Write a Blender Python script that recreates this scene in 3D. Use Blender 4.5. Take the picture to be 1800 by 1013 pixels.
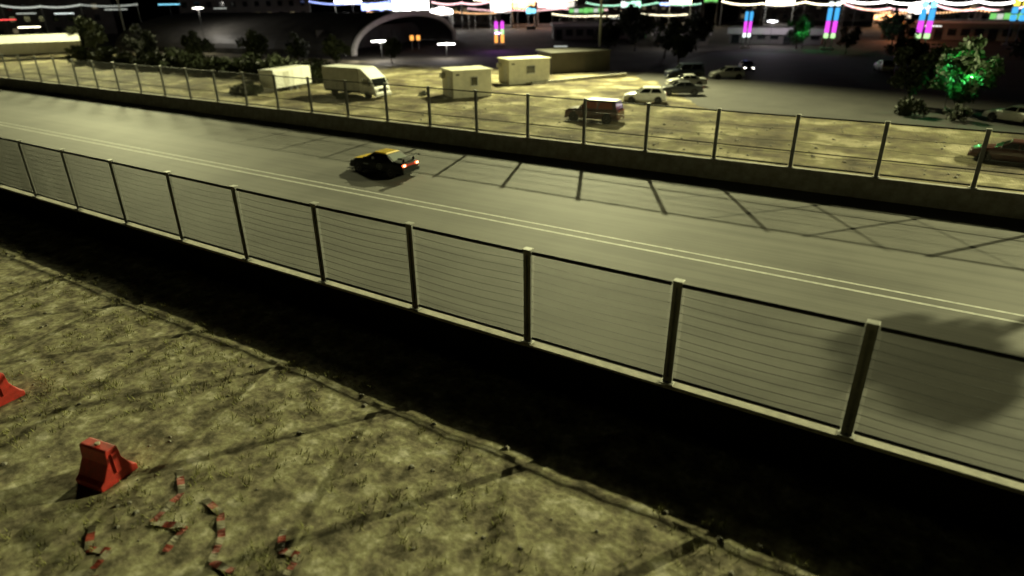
import bpy, bmesh, math, random
from mathutils import Matrix, Vector
random.seed(11)
PI = math.pi
for o in list(bpy.data.objects): bpy.data.objects.remove(o)
S = bpy.context.scene
C = S.collection

# ------------------------------------------------------------ camera, world, exposure
cam = bpy.data.cameras.new('camera'); cam.sensor_width = 36.0; cam.lens = 22.69
cam.clip_start = 0.2; cam.clip_end = 3000
cam.dof.use_dof = True; cam.dof.focus_distance = 21.5; cam.dof.aperture_fstop = 0.22
co = bpy.data.objects.new('camera', cam); C.objects.link(co)
_r = [[0.845723, -0.212510, 0.489481], [0.533509, 0.355554, -0.767430], [-0.010951, 0.910176, 0.414076]]
_x = Vector([_r[i][0] for i in range(3)]).normalized()
_y = Vector([_r[i][1] for i in range(3)]); _y = (_y - _x * _y.dot(_x)).normalized(); _z = _x.cross(_y)
co.matrix_world = Matrix.Translation((0, 0, 10)) @ Matrix((_x, _y, _z)).transposed().to_4x4()
S.camera = co
S.render.engine = 'CYCLES'
S.view_settings.view_transform = 'Standard'; S.view_settings.look = 'None'
S.view_settings.exposure = 0.0; S.view_settings.gamma = 1.0; S.view_settings.use_curve_mapping = False
W = bpy.data.worlds.new('World'); S.world = W; W.use_nodes = True
_n = W.node_tree.nodes; _sky = _n.new('ShaderNodeTexSky'); _sky.sky_type = 'NISHITA'; _sky.sun_disc = False
_sky.sun_elevation = math.radians(-6); _sky.sun_rotation = math.radians(40)
W.node_tree.links.new(_sky.outputs[0], _n['Background'].inputs[0]); _n['Background'].inputs[1].default_value = 0.22
LAMP_COL = (1.0, 0.985, 0.50)
# floodlight banks on their masts: position, aim point, watts
FLOODS = [((-42, 89, 30), (-36, 22, 0), 1.12, 132, .5, .55), ((48, 96, 34), (5, 16, 0), 2.5, 54, 1.0, .55), ((-150, 80.8, 30), (-112, 26, 0), 1.7, 84, .7, 5.5),
          ((30, 66, 14), (-44, 56, 1), .30, 40, .8, .4)]  # last bank is added out of view, for the site cabins
FLOOD_W = 236000.0
for i, (p, t, k, cone, bl, soft) in enumerate(FLOODS):
    l = bpy.data.lights.new('flood_lamp', 'SPOT'); l.energy = FLOOD_W * k; l.color = LAMP_COL
    l.spot_size = math.radians(cone); l.spot_blend = bl; l.shadow_soft_size = soft
    lo = bpy.data.objects.new('flood_lamp', l); C.objects.link(lo); lo.location = p
    lo.rotation_euler = (Vector(t) - Vector(p)).to_track_quat('-Z', 'Y').to_euler()

# ------------------------------------------------------------ materials
def nm(name):
    m = bpy.data.materials.new(name); m.use_nodes = True
    return m, m.node_tree, m.node_tree.nodes['Principled BSDF']
def mat(name, c, rough=0.6, metal=0.0, var=0.25, scale=6.0, bump=0.0, bscale=40.0, coat=0.0, c2=None, world=False, spec=0.5):
    m, t, b = nm(name); N = t.nodes; L = t.links
    b.inputs['Roughness'].default_value = rough; b.inputs['Metallic'].default_value = metal
    b.inputs['Coat Weight'].default_value = coat; b.inputs['Specular IOR Level'].default_value = spec
    if world: src = N.new('ShaderNodeNewGeometry').outputs['Position']
    else: src = N.new('ShaderNodeTexCoord').outputs['Object']
    nz = N.new('ShaderNodeTexNoise'); nz.inputs['Scale'].default_value = scale; nz.inputs['Detail'].default_value = 6
    nz.inputs['Roughness'].default_value = 0.65
    L.new(src, nz.inputs['Vector'])
    r = N.new('ShaderNodeValToRGB'); e = r.color_ramp.elements
    e[0].position = 0.3; e[1].position = 0.7
    d = c2 if c2 else tuple(x * (1 - var) for x in c)
    e[0].color = (*d, 1); e[1].color = (*(tuple(min(1, x * (1 + var * .4)) for x in c) if not c2 else c), 1)
    L.new(nz.outputs['Fac'], r.inputs['Fac']); L.new(r.outputs['Color'], b.inputs['Base Color'])
    if bump:
        n2 = N.new('ShaderNodeTexNoise'); n2.inputs['Scale'].default_value = bscale; n2.inputs['Detail'].default_value = 4
        L.new(src, n2.inputs['Vector'])
        bp = N.new('ShaderNodeBump'); bp.inputs['Strength'].default_value = bump; bp.inputs['Distance'].default_value = 0.03
        L.new(n2.outputs['Fac'], bp.inputs['Height']); L.new(bp.outputs['Normal'], b.inputs['Normal'])
    return m
def emat(name, c, s):
    m, t, b = nm(name); b.inputs['Base Color'].default_value = (*[x * .5 for x in c], 1)
    b.inputs['Emission Color'].default_value = (*c, 1); b.inputs['Emission Strength'].default_value = s
    m.cycles.emission_sampling = 'NONE'      # the lamps beside them do the lighting
    return m
def asphalt():
    m, t, b = nm('asphalt'); N = t.nodes; L = t.links
    g = N.new('ShaderNodeNewGeometry'); b.inputs['Roughness'].default_value = 0.72; b.inputs['Specular IOR Level'].default_value = 0.3
    a = N.new('ShaderNodeTexNoise'); a.inputs['Scale'].default_value = 0.22; a.inputs['Detail'].default_value = 5
    mp = N.new('ShaderNodeMapping'); mp.inputs['Scale'].default_value = (0.06, 1.1, 1)
    s = N.new('ShaderNodeTexNoise'); s.inputs['Scale'].default_value = 1.0; s.inputs['Detail'].default_value = 4
    mp.inputs['Scale'].default_value = (0.035, 1.5, 1); s.inputs['Roughness'].default_value = .7
    f = N.new('ShaderNodeTexNoise'); f.inputs['Scale'].default_value = 55; f.inputs['Detail'].default_value = 2
    L.new(g.outputs['Position'], a.inputs['Vector']); L.new(g.outputs['Position'], mp.inputs['Vector'])
    L.new(mp.outputs[0], s.inputs['Vector']); L.new(g.outputs['Position'], f.inputs['Vector'])
    ad = N.new('ShaderNodeMath'); ad.operation = 'ADD'; L.new(a.outputs['Fac'], ad.inputs[0]); L.new(s.outputs['Fac'], ad.inputs[1])
    ad2 = N.new('ShaderNodeMath'); ad2.operation = 'MULTIPLY_ADD'; ad2.inputs[1].default_value = 0.35
    L.new(f.outputs['Fac'], ad2.inputs[0]); L.new(ad.outputs[0], ad2.inputs[2])
    r = N.new('ShaderNodeValToRGB'); e = r.color_ramp.elements
    e[0].position = 0.72; e[0].color = (0.070, 0.067, 0.059, 1); e[1].position = 1.0; e[1].color = (0.122, 0.118, 0.103, 1)
    ml = N.new('ShaderNodeMath'); ml.operation = 'MULTIPLY'; ml.inputs[1].default_value = 0.76
    L.new(ad2.outputs[0], ml.inputs[0]); L.new(ml.outputs[0], r.inputs['Fac']); L.new(r.outputs[0], b.inputs['Base Color'])
    bp = N.new('ShaderNodeBump'); bp.inputs['Strength'].default_value = 0.25; bp.inputs['Distance'].default_value = 0.01
    L.new(f.outputs['Fac'], bp.inputs['Height']); L.new(bp.outputs[0], b.inputs['Normal'])
    return m
def soil(name, cols, s1, s2, bump=0.6, sp=(.32, .36)):
    m, t, b = nm(name); N = t.nodes; L = t.links
    g = N.new('ShaderNodeNewGeometry'); b.inputs['Roughness'].default_value = 0.95; b.inputs['Specular IOR Level'].default_value = 0.15
    a = N.new('ShaderNodeTexNoise'); a.inputs['Scale'].default_value = s1; a.inputs['Detail'].default_value = 7; a.inputs['Roughness'].default_value = 0.62
    f = N.new('ShaderNodeTexNoise'); f.inputs['Scale'].default_value = s2; f.inputs['Detail'].default_value = 5
    L.new(g.outputs['Position'], a.inputs['Vector']); L.new(g.outputs['Position'], f.inputs['Vector'])
    r = N.new('ShaderNodeValToRGB'); e = r.color_ramp.elements
    while len(e) < len(cols): e.new(0.5)
    for i, c in enumerate(cols): e[i].position = sp[0] + sp[1] * i / (len(cols) - 1); e[i].color = (*c, 1)
    L.new(a.outputs['Fac'], r.inputs['Fac'])
    mx = N.new('ShaderNodeMixRGB'); mx.blend_type = 'MULTIPLY'; mx.inputs[0].default_value = 0.6
    r2 = N.new('ShaderNodeValToRGB'); r2.color_ramp.elements[0].position = .3; r2.color_ramp.elements[1].position = .65
    r2.color_ramp.elements[0].color = (.6, .6, .56, 1); r2.color_ramp.elements[1].color = (1, 1, 1, 1)
    L.new(f.outputs['Fac'], r2.inputs[0]); L.new(r.outputs[0], mx.inputs[1]); L.new(r2.outputs[0], mx.inputs[2])
    L.new(mx.outputs[0], b.inputs['Base Color'])
    bp = N.new('ShaderNodeBump'); bp.inputs['Strength'].default_value = bump; bp.inputs['Distance'].default_value = 0.06
    L.new(f.outputs['Fac'], bp.inputs['Height']); L.new(bp.outputs[0], b.inputs['Normal'])
    return m
def glass(name, c=(0.01, 0.012, 0.012)):
    m, t, b = nm(name); b.inputs['Base Color'].default_value = (*c, 1); b.inputs['Roughness'].default_value = 0.06
    b.inputs['Specular IOR Level'].default_value = 0.8; b.inputs['Coat Weight'].default_value = 0.6
    return m
M = dict(
    asphalt=asphalt(),
    line=mat('line_paint', (0.46, 0.46, 0.42), 0.7, var=0.45, scale=3.0, world=True),
    verge=soil('verge_soil', [(.14, .125, .085), (.30, .265, .18), (.44, .415, .25), (.70, .66, .50)], 1.5, 6.0, .35, (.36, .30)),
    paddock=soil('paddock_soil', [(.075, .062, .042), (.145, .12, .078), (.20, .18, .10), (.40, .355, .24)], 0.26, 2.0, .6, (.38, .24)),
    ground=soil('outer_soil', [(.03, .027, .022), (.05, .045, .036), (.07, .062, .05)], 0.12, 1.4),
    yard=mat('yard_asphalt', (0.045, 0.042, 0.038), 0.85, var=0.4, scale=0.35, world=True, bump=0.3, bscale=8),
    conc=mat('concrete', (0.42, 0.40, 0.34), 0.85, var=0.4, scale=2.2, bump=0.3, bscale=18),
    concd=mat('concrete_weathered', (0.34, 0.325, 0.28), 0.85, var=0.45, scale=1.6, bump=0.3, bscale=18),
    galv=mat('galvanised_steel', (0.36, 0.36, 0.33), 0.6, 0.3, var=0.3, scale=5),
    galvd=mat('weathered_steel', (0.22, 0.22, 0.21), 0.65, 0.2, var=0.35, scale=3),
    dark=mat('black_steel', (0.020, 0.020, 0.019), 0.55, 0.2, var=0.3),
    wire=mat('fence_wire', (0.10, 0.10, 0.09), 0.55, 0.4, var=0.3),
    black=mat('race_black', (0.010, 0.012, 0.011), 0.55, coat=0.0, spec=.22, var=0.3),
    yellow=mat('race_yellow', (0.86, 0.58, 0.03), 0.4, coat=0.4, var=0.1),
    white=mat('white_paint', (0.78, 0.78, 0.75), 0.45, var=0.12, scale=2.0, coat=0.2),
    offwhite=mat('grey_white_panel', (0.55, 0.54, 0.49), 0.6, var=0.22, scale=1.5),
    cream=mat('cream_panel', (0.58, 0.55, 0.42), 0.65, var=0.22, scale=1.2),
    maroon=mat('maroon_paint', (0.07, 0.018, 0.014), 0.35, coat=0.5, var=0.15),
    silver=mat('silver_paint', (0.42, 0.42, 0.40), 0.38, 0.35, coat=0.5, var=0.1),
    charcoal=mat('charcoal_paint', (0.035, 0.037, 0.04), 0.35, coat=0.5, var=0.1),
    navy=mat('dark_blue_paint', (0.02, 0.028, 0.05), 0.35, coat=0.5, var=0.1),
    wallshade=mat('wall_shade_black', (0.008, 0.008, 0.008), 0.9, var=0.3, spec=.1),  # near-black colour standing for shade on the near wall
    rubber=mat('tyre_rubber', (0.018, 0.018, 0.018), 0.85, var=0.2),
    rim=mat('wheel_rim', (0.35, 0.35, 0.34), 0.4, 0.7, var=0.1),
    plastic=mat('black_plastic', (0.016, 0.016, 0.016), 0.7, var=0.2, spec=.2),
    glass=glass('dark_glass'), glassr=glass('amber_red_glass', (0.32, 0.07, 0.03)), glassw=glass('pale_rear_glass', (0.33, 0.36, 0.33)),
    red=mat('red_plastic', (0.62, 0.035, 0.025), 0.55, scale=7, c2=(.36, .03, .022)),
    tapew=mat('tape_white', (0.34, 0.31, 0.22), 0.5, var=0.2), taper=mat('tape_red', (0.33, 0.06, 0.04), 0.5, var=0.2),
    leaf=mat('leaf_dark', (0.030, 0.040, 0.015), 0.7, var=0.5, scale=1.0), leafg=mat('leaf_green', (0.04, 0.09, 0.025), 0.6, var=0.5, scale=1.0),
    bark=mat('bark', (0.07, 0.055, 0.04), 0.9, var=0.4),
    grass=mat('dry_grass', (0.30, 0.30, 0.10), 0.8, var=0.5, scale=0.7, world=True), stone=mat('pale_stone', (0.30, 0.28, 0.23), 0.85, var=0.4, scale=3, world=True),
    sheet=mat('corrugated_sheet', (0.085, 0.08, 0.07), 0.6, 0.2, var=0.35, scale=0.4), rimc=mat('arch_concrete', (0.74, 0.71, 0.62), 0.8, var=0.2, scale=.6),
    bldg=mat('dark_render', (0.10, 0.09, 0.08), 0.85, var=0.3, scale=.3), fascia=mat('pale_fascia', (0.40, 0.37, 0.36), 0.7, var=0.15, scale=.3),
    canvas=mat('white_canvas', (0.40, 0.395, 0.36), 0.8, var=0.15, scale=.8),
    tail=emat('lit_tail_light', (1.0, 0.10, 0.03), 7.0), tailc=emat('tail_light_core', (1.0, 0.62, 0.35), 9.0), head=emat('lit_headlamp', (1.0, 0.97, 0.85), 14.0),
    lens=mat('lamp_lens', (0.5, 0.5, 0.48), 0.2, var=0.1), tlens=mat('red_lens', (0.3, 0.02, 0.015), 0.25, var=0.1),
)
EM = dict(w=emat('lamp_white', (1, .98, .95), 9), b=emat('lamp_blue', (.35, .45, 1), 4), o=emat('lamp_orange', (1, .55, .25), 3), c=emat('lamp_cyan', (.25, .75, 1), 2.2),
          p=emat('lamp_pink', (1, .6, .62), 3.2), g=emat('lamp_green', (.25, .8, .2), .9), m=emat('lamp_mint', (.5, 1, .7), 2.2), y=emat('lamp_warm', (1, .9, .6), 7),
          G=emat('lamp_deep_green', (.03, .45, .10), .8), r=emat('lamp_red', (1, .08, .08), 2.0), rd=emat('tail_glow', (.8, .05, .02), .12), win=emat('lit_window', (.9, .75, .45), .10), mg=emat('lamp_magenta', (.85, .08, .9), 1.3), cy=emat('lamp_sky', (.08, .5, 1), 1.1),
          lg=emat('lamp_lime', (.6, 1, .45), 1.3), or2=emat('lamp_amber', (1, .42, .08), 1.6), pw=emat('lamp_pale', (.9, 1, .95), 1.8), ye=emat('lamp_yellow', (1, .85, .1), 1.6), dim=emat('lamp_dim', (.8, .85, .75), .8))

# ------------------------------------------------------------ mesh helpers
class MB:
    def __init__(s): s.v = []; s.f = []
    def add(s, vs, fs):
        k = len(s.v); s.v += [tuple(v) for v in vs]; s.f += [tuple(i + k for i in f) for f in fs]; return s
    def box(s, x0, x1, y0, y1, z0, z1):
        return s.add([(x, y, z) for z in (z0, z1) for y in (y0, y1) for x in (x0, x1)],
                     [(0, 2, 3, 1), (4, 5, 7, 6), (0, 1, 5, 4), (2, 6, 7, 3), (0, 4, 6, 2), (1, 3, 7, 5)])
    def cbox(s, x0, x1, y0, y1, z0, z1, b):
        # box with chamfered vertical and top edges
        rings = [(z0, 0), (z1 - b, 0), (z1, b)]; vs = []
        for z, i in rings:
            a0, a1, c0, c1 = x0 + i, x1 - i, y0 + i, y1 - i
            vs += [(a0 + b, c0, z), (a1 - b, c0, z), (a1, c0 + b, z), (a1, c1 - b, z), (a1 - b, c1, z), (a0 + b, c1, z), (a0, c1 - b, z), (a0, c0 + b, z)]
        fs = [tuple(range(7, -1, -1)), tuple(range(16, 24))]
        for r in range(2):
            for i in range(8): j = (i + 1) % 8; fs.append((r * 8 + i, r * 8 + j, r * 8 + 8 + j, r * 8 + 8 + i))
        return s.add(vs, fs)
    def tube(s, p, q, r, n=6, r2=None, caps=True):
        p = Vector(p); q = Vector(q); d = (q - p).normalized(); r2 = r if r2 is None else r2
        a = d.orthogonal().normalized(); b = d.cross(a); vs = []
        for c, rr in ((p, r), (q, r2)):
            for i in range(n): t = 2 * PI * i / n; vs.append(c + (a * math.cos(t) + b * math.sin(t)) * rr)
        fs = [(i, (i + 1) % n, n + (i + 1) % n, n + i) for i in range(n)]
        if caps: fs += [tuple(range(n - 1, -1, -1)), tuple(range(n, 2 * n))]
        return s.add(vs, fs)
    def path(s, pts, r, n=4):
        for a, b in zip(pts, pts[1:]): s.tube(a, b, r, n)
        return s
    def prism(s, prof, y0, y1):      # profile in xz extruded along y
        n = len(prof); vs = [(x, y0, z) for x, z in prof] + [(x, y1, z) for x, z in prof]
        return s.add(vs, [tuple(range(n)), tuple(range(2 * n - 1, n - 1, -1))] + [(i, i + n, (i + 1) % n + n, (i + 1) % n) for i in range(n)])
    def prismx(s, prof, x0, x1):     # profile in yz extruded along x
        n = len(prof); vs = [(x0, y, z) for y, z in prof] + [(x1, y, z) for y, z in prof]
        return s.add(vs, [tuple(range(n - 1, -1, -1)), tuple(range(n, 2 * n))] + [(i, (i + 1) % n, (i + 1) % n + n, i + n) for i in range(n)])
    def lathe(s, prof, n=14, axis='z', c=(0, 0, 0)):
        vs = []
        for r, h in prof:
            for i in range(n):
                t = 2 * PI * i / n; a, b = r * math.cos(t), r * math.sin(t)
                vs.append((c[0] + a, c[1] + b, c[2] + h) if axis == 'z' else (c[0] + a, c[1] + h, c[2] + b))
        fs = []
        for k in range(len(prof) - 1):
            for i in range(n): j = (i + 1) % n; fs.append((k * n + i, k * n + j, (k + 1) * n + j, (k + 1) * n + i))
        fs += [tuple(range(n - 1, -1, -1)), tuple(range((len(prof) - 1) * n, len(prof) * n))]
        return s.add(vs, fs)
    def plate(s, q, t):              # quad given as four points, given thickness t along its normal
        q = [Vector(v) for v in q]; n = (q[1] - q[0]).cross(q[3] - q[0]).normalized() * t
        return s.add(q + [v + n for v in q], [(3, 2, 1, 0), (4, 5, 6, 7), (0, 1, 5, 4), (1, 2, 6, 5), (2, 3, 7, 6), (3, 0, 4, 7)])
    def mesh(s, name, m, smooth=False):
        me = bpy.data.meshes.new(name); me.from_pydata(s.v, [], s.f)
        bm = bmesh.new(); bm.from_mesh(me); bmesh.ops.recalc_face_normals(bm, faces=bm.faces); bm.to_mesh(me); bm.free()
        if smooth:
            me.polygons.foreach_set('use_smooth', [True] * len(me.polygons))
        me.materials.append(m if not isinstance(m, str) else M[m]); me.update(); return me
    def build(s, name, m, parent=None, smooth=False, loc=(0, 0, 0), rz=0):
        return put(name, s.mesh(name, m, smooth), parent, loc, rz)
def put(name, me, parent=None, loc=(0, 0, 0), rz=0):
    o = bpy.data.objects.new(name, me); C.objects.link(o); o.location = loc; o.rotation_euler = (0, 0, rz)
    if parent: o.parent = parent
    return o
def tag(o, label, cat, group=None):
    o['label'] = label; o['category'] = cat
    if group: o['group'] = group
    return o
def thing(name, label, cat, loc=(0, 0, 0), rz=0, group=None):
    o = bpy.data.objects.new(name, None); C.objects.link(o); o.empty_display_size = 0.3
    o.location = loc; o.rotation_euler = (0, 0, rz)
    return tag(o, label, cat, group)
def struct(o, kind='structure'): o['kind'] = kind; return o
def hsh(i, j):
    v = math.sin(i * 127.1 + j * 311.7) * 43758.5453; return v - math.floor(v)
def vnoise(x, y):
    i, j = math.floor(x), math.floor(y); u, v = x - i, y - j; u = u * u * (3 - 2 * u); v = v * v * (3 - 2 * v)
    return (hsh(i, j) * (1 - u) + hsh(i + 1, j) * u) * (1 - v) + (hsh(i, j + 1) * (1 - u) + hsh(i + 1, j + 1) * u) * v
def relief(name, x0, x1, y0, y1, step, fz, m):
    nx = int((x1 - x0) / step) + 1; ny = int((y1 - y0) / step) + 1
    vs = [(x0 + i * (x1 - x0) / (nx - 1), y0 + j * (y1 - y0) / (ny - 1), 0) for j in range(ny) for i in range(nx)]
    vs = [(x, y, fz(x, y)) for x, y, _ in vs]
    fs = [(j * nx + i, j * nx + i + 1, (j + 1) * nx + i + 1, (j + 1) * nx + i) for j in range(ny - 1) for i in range(nx - 1)]
    me = bpy.data.meshes.new(name); me.from_pydata(vs, [], fs); me.polygons.foreach_set('use_smooth', [True] * len(fs)); me.materials.append(M[m])
    return put(name, me)

# ------------------------------------------------------------ the setting
NW, FW = 13.35, 37.55            # camera-side faces of the near and the far barrier wall
PH = 4.03                        # pitch of the near fence posts
PF = 4.2                         # pitch of the far fence posts
struct(MB().add([(-1500, -400, -.06), (1500, -400, -.06), (1500, 1800, -.06), (-1500, 1800, -.06)], [(0, 1, 2, 3)]).build('ground', 'ground'))
struct(MB().box(-210, 60, NW + .3, FW + .02, -.05, .02).build('race_track', 'asphalt'))
for y, w in ((24.72, .085), (25.38, .075)):
    b = MB(); n = 120
    for i in range(n):
        x0 = -210 + 270 * i / n; x1 = -210 + 270 * (i + 1) / n
        b.add([(x0, y - w, .024), (x1, y - w, .024), (x1, y + w, .024), (x0, y + w, .024)], [(0, 1, 2, 3)])
    struct(b.build('edge_line', 'line'))
def vz(x, y):
    h = .03 * vnoise(x * .7, y * .7) + .022 * vnoise(x * 1.9 + 9, y * 1.9) + .016 * vnoise(x * 5 + 3, y * 5) - .01
    return h * min(1, max(.15, (NW + .1 - y) / 1.2))
struct(relief('verge', -46, 14, -7, NW + .12, .13, vz, 'verge'))
def pz(x, y):
    e = min(1, max(.0, (y - FW - .3) / 2)) * min(1, max(0, ((84 if x < -30 else 64 if x > -17 else 84 - (x + 30) * 1.55) - 2 - y) / 9))
    return (.16 * vnoise(x * .35, y * .35) + .14 * vnoise(x * 1.1 + 5, y * 1.1)) * e + .01
struct(relief('paddock_ground', -150, 40, FW + .2, 84, .42, pz, 'paddock'))
struct(MB().add([(-34, 84.3, .035), (-20.5, 64, .035), (-17, 62, .035), (60, 62, .035), (60, 128, .035), (-36, 128, .035)], [(0, 1, 2, 3, 4, 5)]).build('car_park', 'yard'))

# ------------------------------------------------------------ concrete barrier walls and catch fences
def wall_block_mesh(L, h, name, m):
    b = MB(); g = .0004
    b.prismx([(0, 0), (0, h - .03), (.03, h), (.30, h), (.33, h - .03), (.33, 0)], g, L - g)
    return b.mesh(name, m)
def barrier(label, y, x0, n, L, m, gname):
    t = thing('barrier_wall', label, 'wall', (x0, y, 0), 0, 'concrete walls along the race track')
    me = wall_block_mesh(L, 1.2, 'wall_block', m)
    me2 = wall_block_mesh(L, 1.17, 'wall_block', m)
    shade_me = MB().box(.0, L, -.014, -.004, .0, 1.12).mesh('shade_sheet', 'wallshade') if gname == 'n' else None  # black sheet added to deepen the shade on the camera-side wall face
    for i in range(n):
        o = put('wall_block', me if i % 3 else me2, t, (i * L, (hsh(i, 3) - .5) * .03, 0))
        if shade_me: put('shade_sheet', shade_me, o)
    return t
NX0 = -.05 - PH * 20; NN = 25
FX0 = -1.65 - PF * 36; FN = 48
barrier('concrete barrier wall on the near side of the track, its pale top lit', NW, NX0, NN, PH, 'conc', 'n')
barrier('long concrete barrier wall on the far side of the track before the paddock', FW, FX0, FN, PF, 'concd', 'f')

def ibeam(h, twin, w=.19, d=.12, t=.03):
    b = MB()
    if twin:
        b.box(-.115, -.03, -.045, .045, 0, h); b.box(.035, .11, -.045, .045, 0, h); b.box(-.03, .035, .02, .035, 0, h)
        for z in (.12, h - .1): b.box(-.03, .035, -.03, .019, z - .06, z + .06)
        return b
    b.box(-w / 2, w / 2, -d / 2, -d / 2 + t, 0, h); b.box(-w / 2, w / 2, d / 2 - t, d / 2, 0, h); b.box(-t / 2, t / 2, -d / 2 + t, d / 2 - t, 0, h)
    return b
def fence(label, y, x0, n, L, ztop, nwires, step, wr, far):
    t = thing('catch_fence', label, 'fence', (x0, y, 1.2), 0, 'wire catch fences on top of the barrier walls')
    H = ztop - 1.2
    pm = ibeam(H + .06, not far).mesh('post', 'galvd')
    mr = MB().tube((.1, 0, .88), (L - .1, 0, .88), .03, 6).mesh('mid_rail', 'dark') if far else None
    capm = MB().cbox(-.12, .12, -.11, .11, H + .06, H + .085, .008).mesh('post_cap', 'galv')
    plm = MB().cbox(-.17, .17, -.13, .13, .004, .03, .008).mesh('base_plate', 'galv')
    tr = MB().tube((.14, 0, H - .03), (L - .14, 0, H - .03), .05 if not far else .04, 8).mesh('top_rail', 'dark')
    br = MB().tube((.14, 0, .13), (L - .14, 0, .13), .045, 8).mesh('bottom_rail', 'dark')
    meshes = []
    for v in range(3):
        b = MB(); x = .2
        while x < L - .15:
            k = vnoise(x * .8 + v * 7, 2.2) * .05
            b.tube((x + (k - .025) * .6, (k - .02), .13), (x, 0, H - .05), wr, 3, caps=False); x += step
        meshes.append(b.mesh('wire_mesh', 'wire'))
    wires = []
    for v in range(6):
        b = MB(); sag = .02 + .05 * hsh(v, 8); N = 8
        b.path([(.1 + (L - .2) * i / N, .012, -sag * 4 * (i / N) * (1 - i / N) + .015 * (hsh(v, i) - .5)) for i in range(N + 1)], .0075 if not far else .009, 4)
        wires.append(b.mesh('tension_wire', 'dark'))
    for i in range(n + 1):
        p = put('post', pm, t, (i * L, 0, 0)); put('post_cap', capm, p); put('base_plate', plm, p)
        p.rotation_euler = ((hsh(i, 1) - .5) * .012, (hsh(i, 2) - .5) * .016, 0)
    for i in range(n):
        p = put('wire_mesh', meshes[i % 3], t, (i * L, 0, 0)); p['kind'] = 'stuff'
        put('top_rail', tr, t, (i * L, 0, 0)).rotation_euler = (0, (hsh(i, 6) - .5) * .008, 0); put('bottom_rail', br, t, (i * L, 0, 0))
        if far: put('mid_rail', mr, t, (i * L, 0, 0))
        for k in range(nwires):
            put('tension_wire', wires[(i * 5 + k * 3) % 6], t, (i * L, 0, .13 + (H - .2) * (k + 1) / (nwires + 1) + .02 * (hsh(i, k) - .5)))
    return t
fence('near wire catch fence of steel posts and sagging wires, in the foreground', NW + .165, NX0, NN, PH, 3.88, 10, .016, .0023, False)
fence('far wire catch fence between the track and the lit paddock', FW + .165, FX0, FN, PF, 3.95, 3, .06, .0045, True)

# ------------------------------------------------------------ floodlight masts
def mast(label, x, y, h, aim, lit=True):
    a = math.atan2(aim[1] - y, aim[0] - x) - PI / 2
    t = thing('floodlight_mast', label, 'light mast', (x, y, 0), a, 'tall floodlight masts')
    MB().tube((0, 0, 0), (0, 0, h + .6), .19, 10, .10).build('pole', 'galv', t, True)
    MB().cbox(-.4, .4, -.4, .4, 0, .18, .04).build('foot', 'conc', t)
    MB().box(-1.3, 1.3, -.05, .05, h - .05, h + .05).box(-1.3, 1.3, -.05, .05, h + .75, h + .85).build('crossarm', 'galv', t)
    for i in range(3):
        for z in (h, h + .8):
            f = MB().cbox(-.3, .3, -.1, .22, -.22, .22, .04).build('floodlight', 'dark', t, loc=((i - 1) * 1.0, -.22, z + .42)); f.rotation_euler = (.45, 0, PI)
            MB().box(-.26, .26, .222, .235, -.18, .18).build('lens', EM['y'] if lit else 'lens', f)
    return t
mast('tall floodlight mast standing in the car park beside the grey shed', -42, 89.9, 30.2, (-24, 22))
mast('floodlight mast far to the right beyond the car park', 48, 96.9, 34.2, (2, 24))
mast('unseen low floodlight mast added beyond the right edge to light the site cabins', 30.9, 66.1, 14.2, (-44, 56))  # added mast, out of view, for light on the cabin faces
mast('pale floodlight mast behind the far fence at the left', -150.6, 82, 30.2, (-88, 24))

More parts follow.
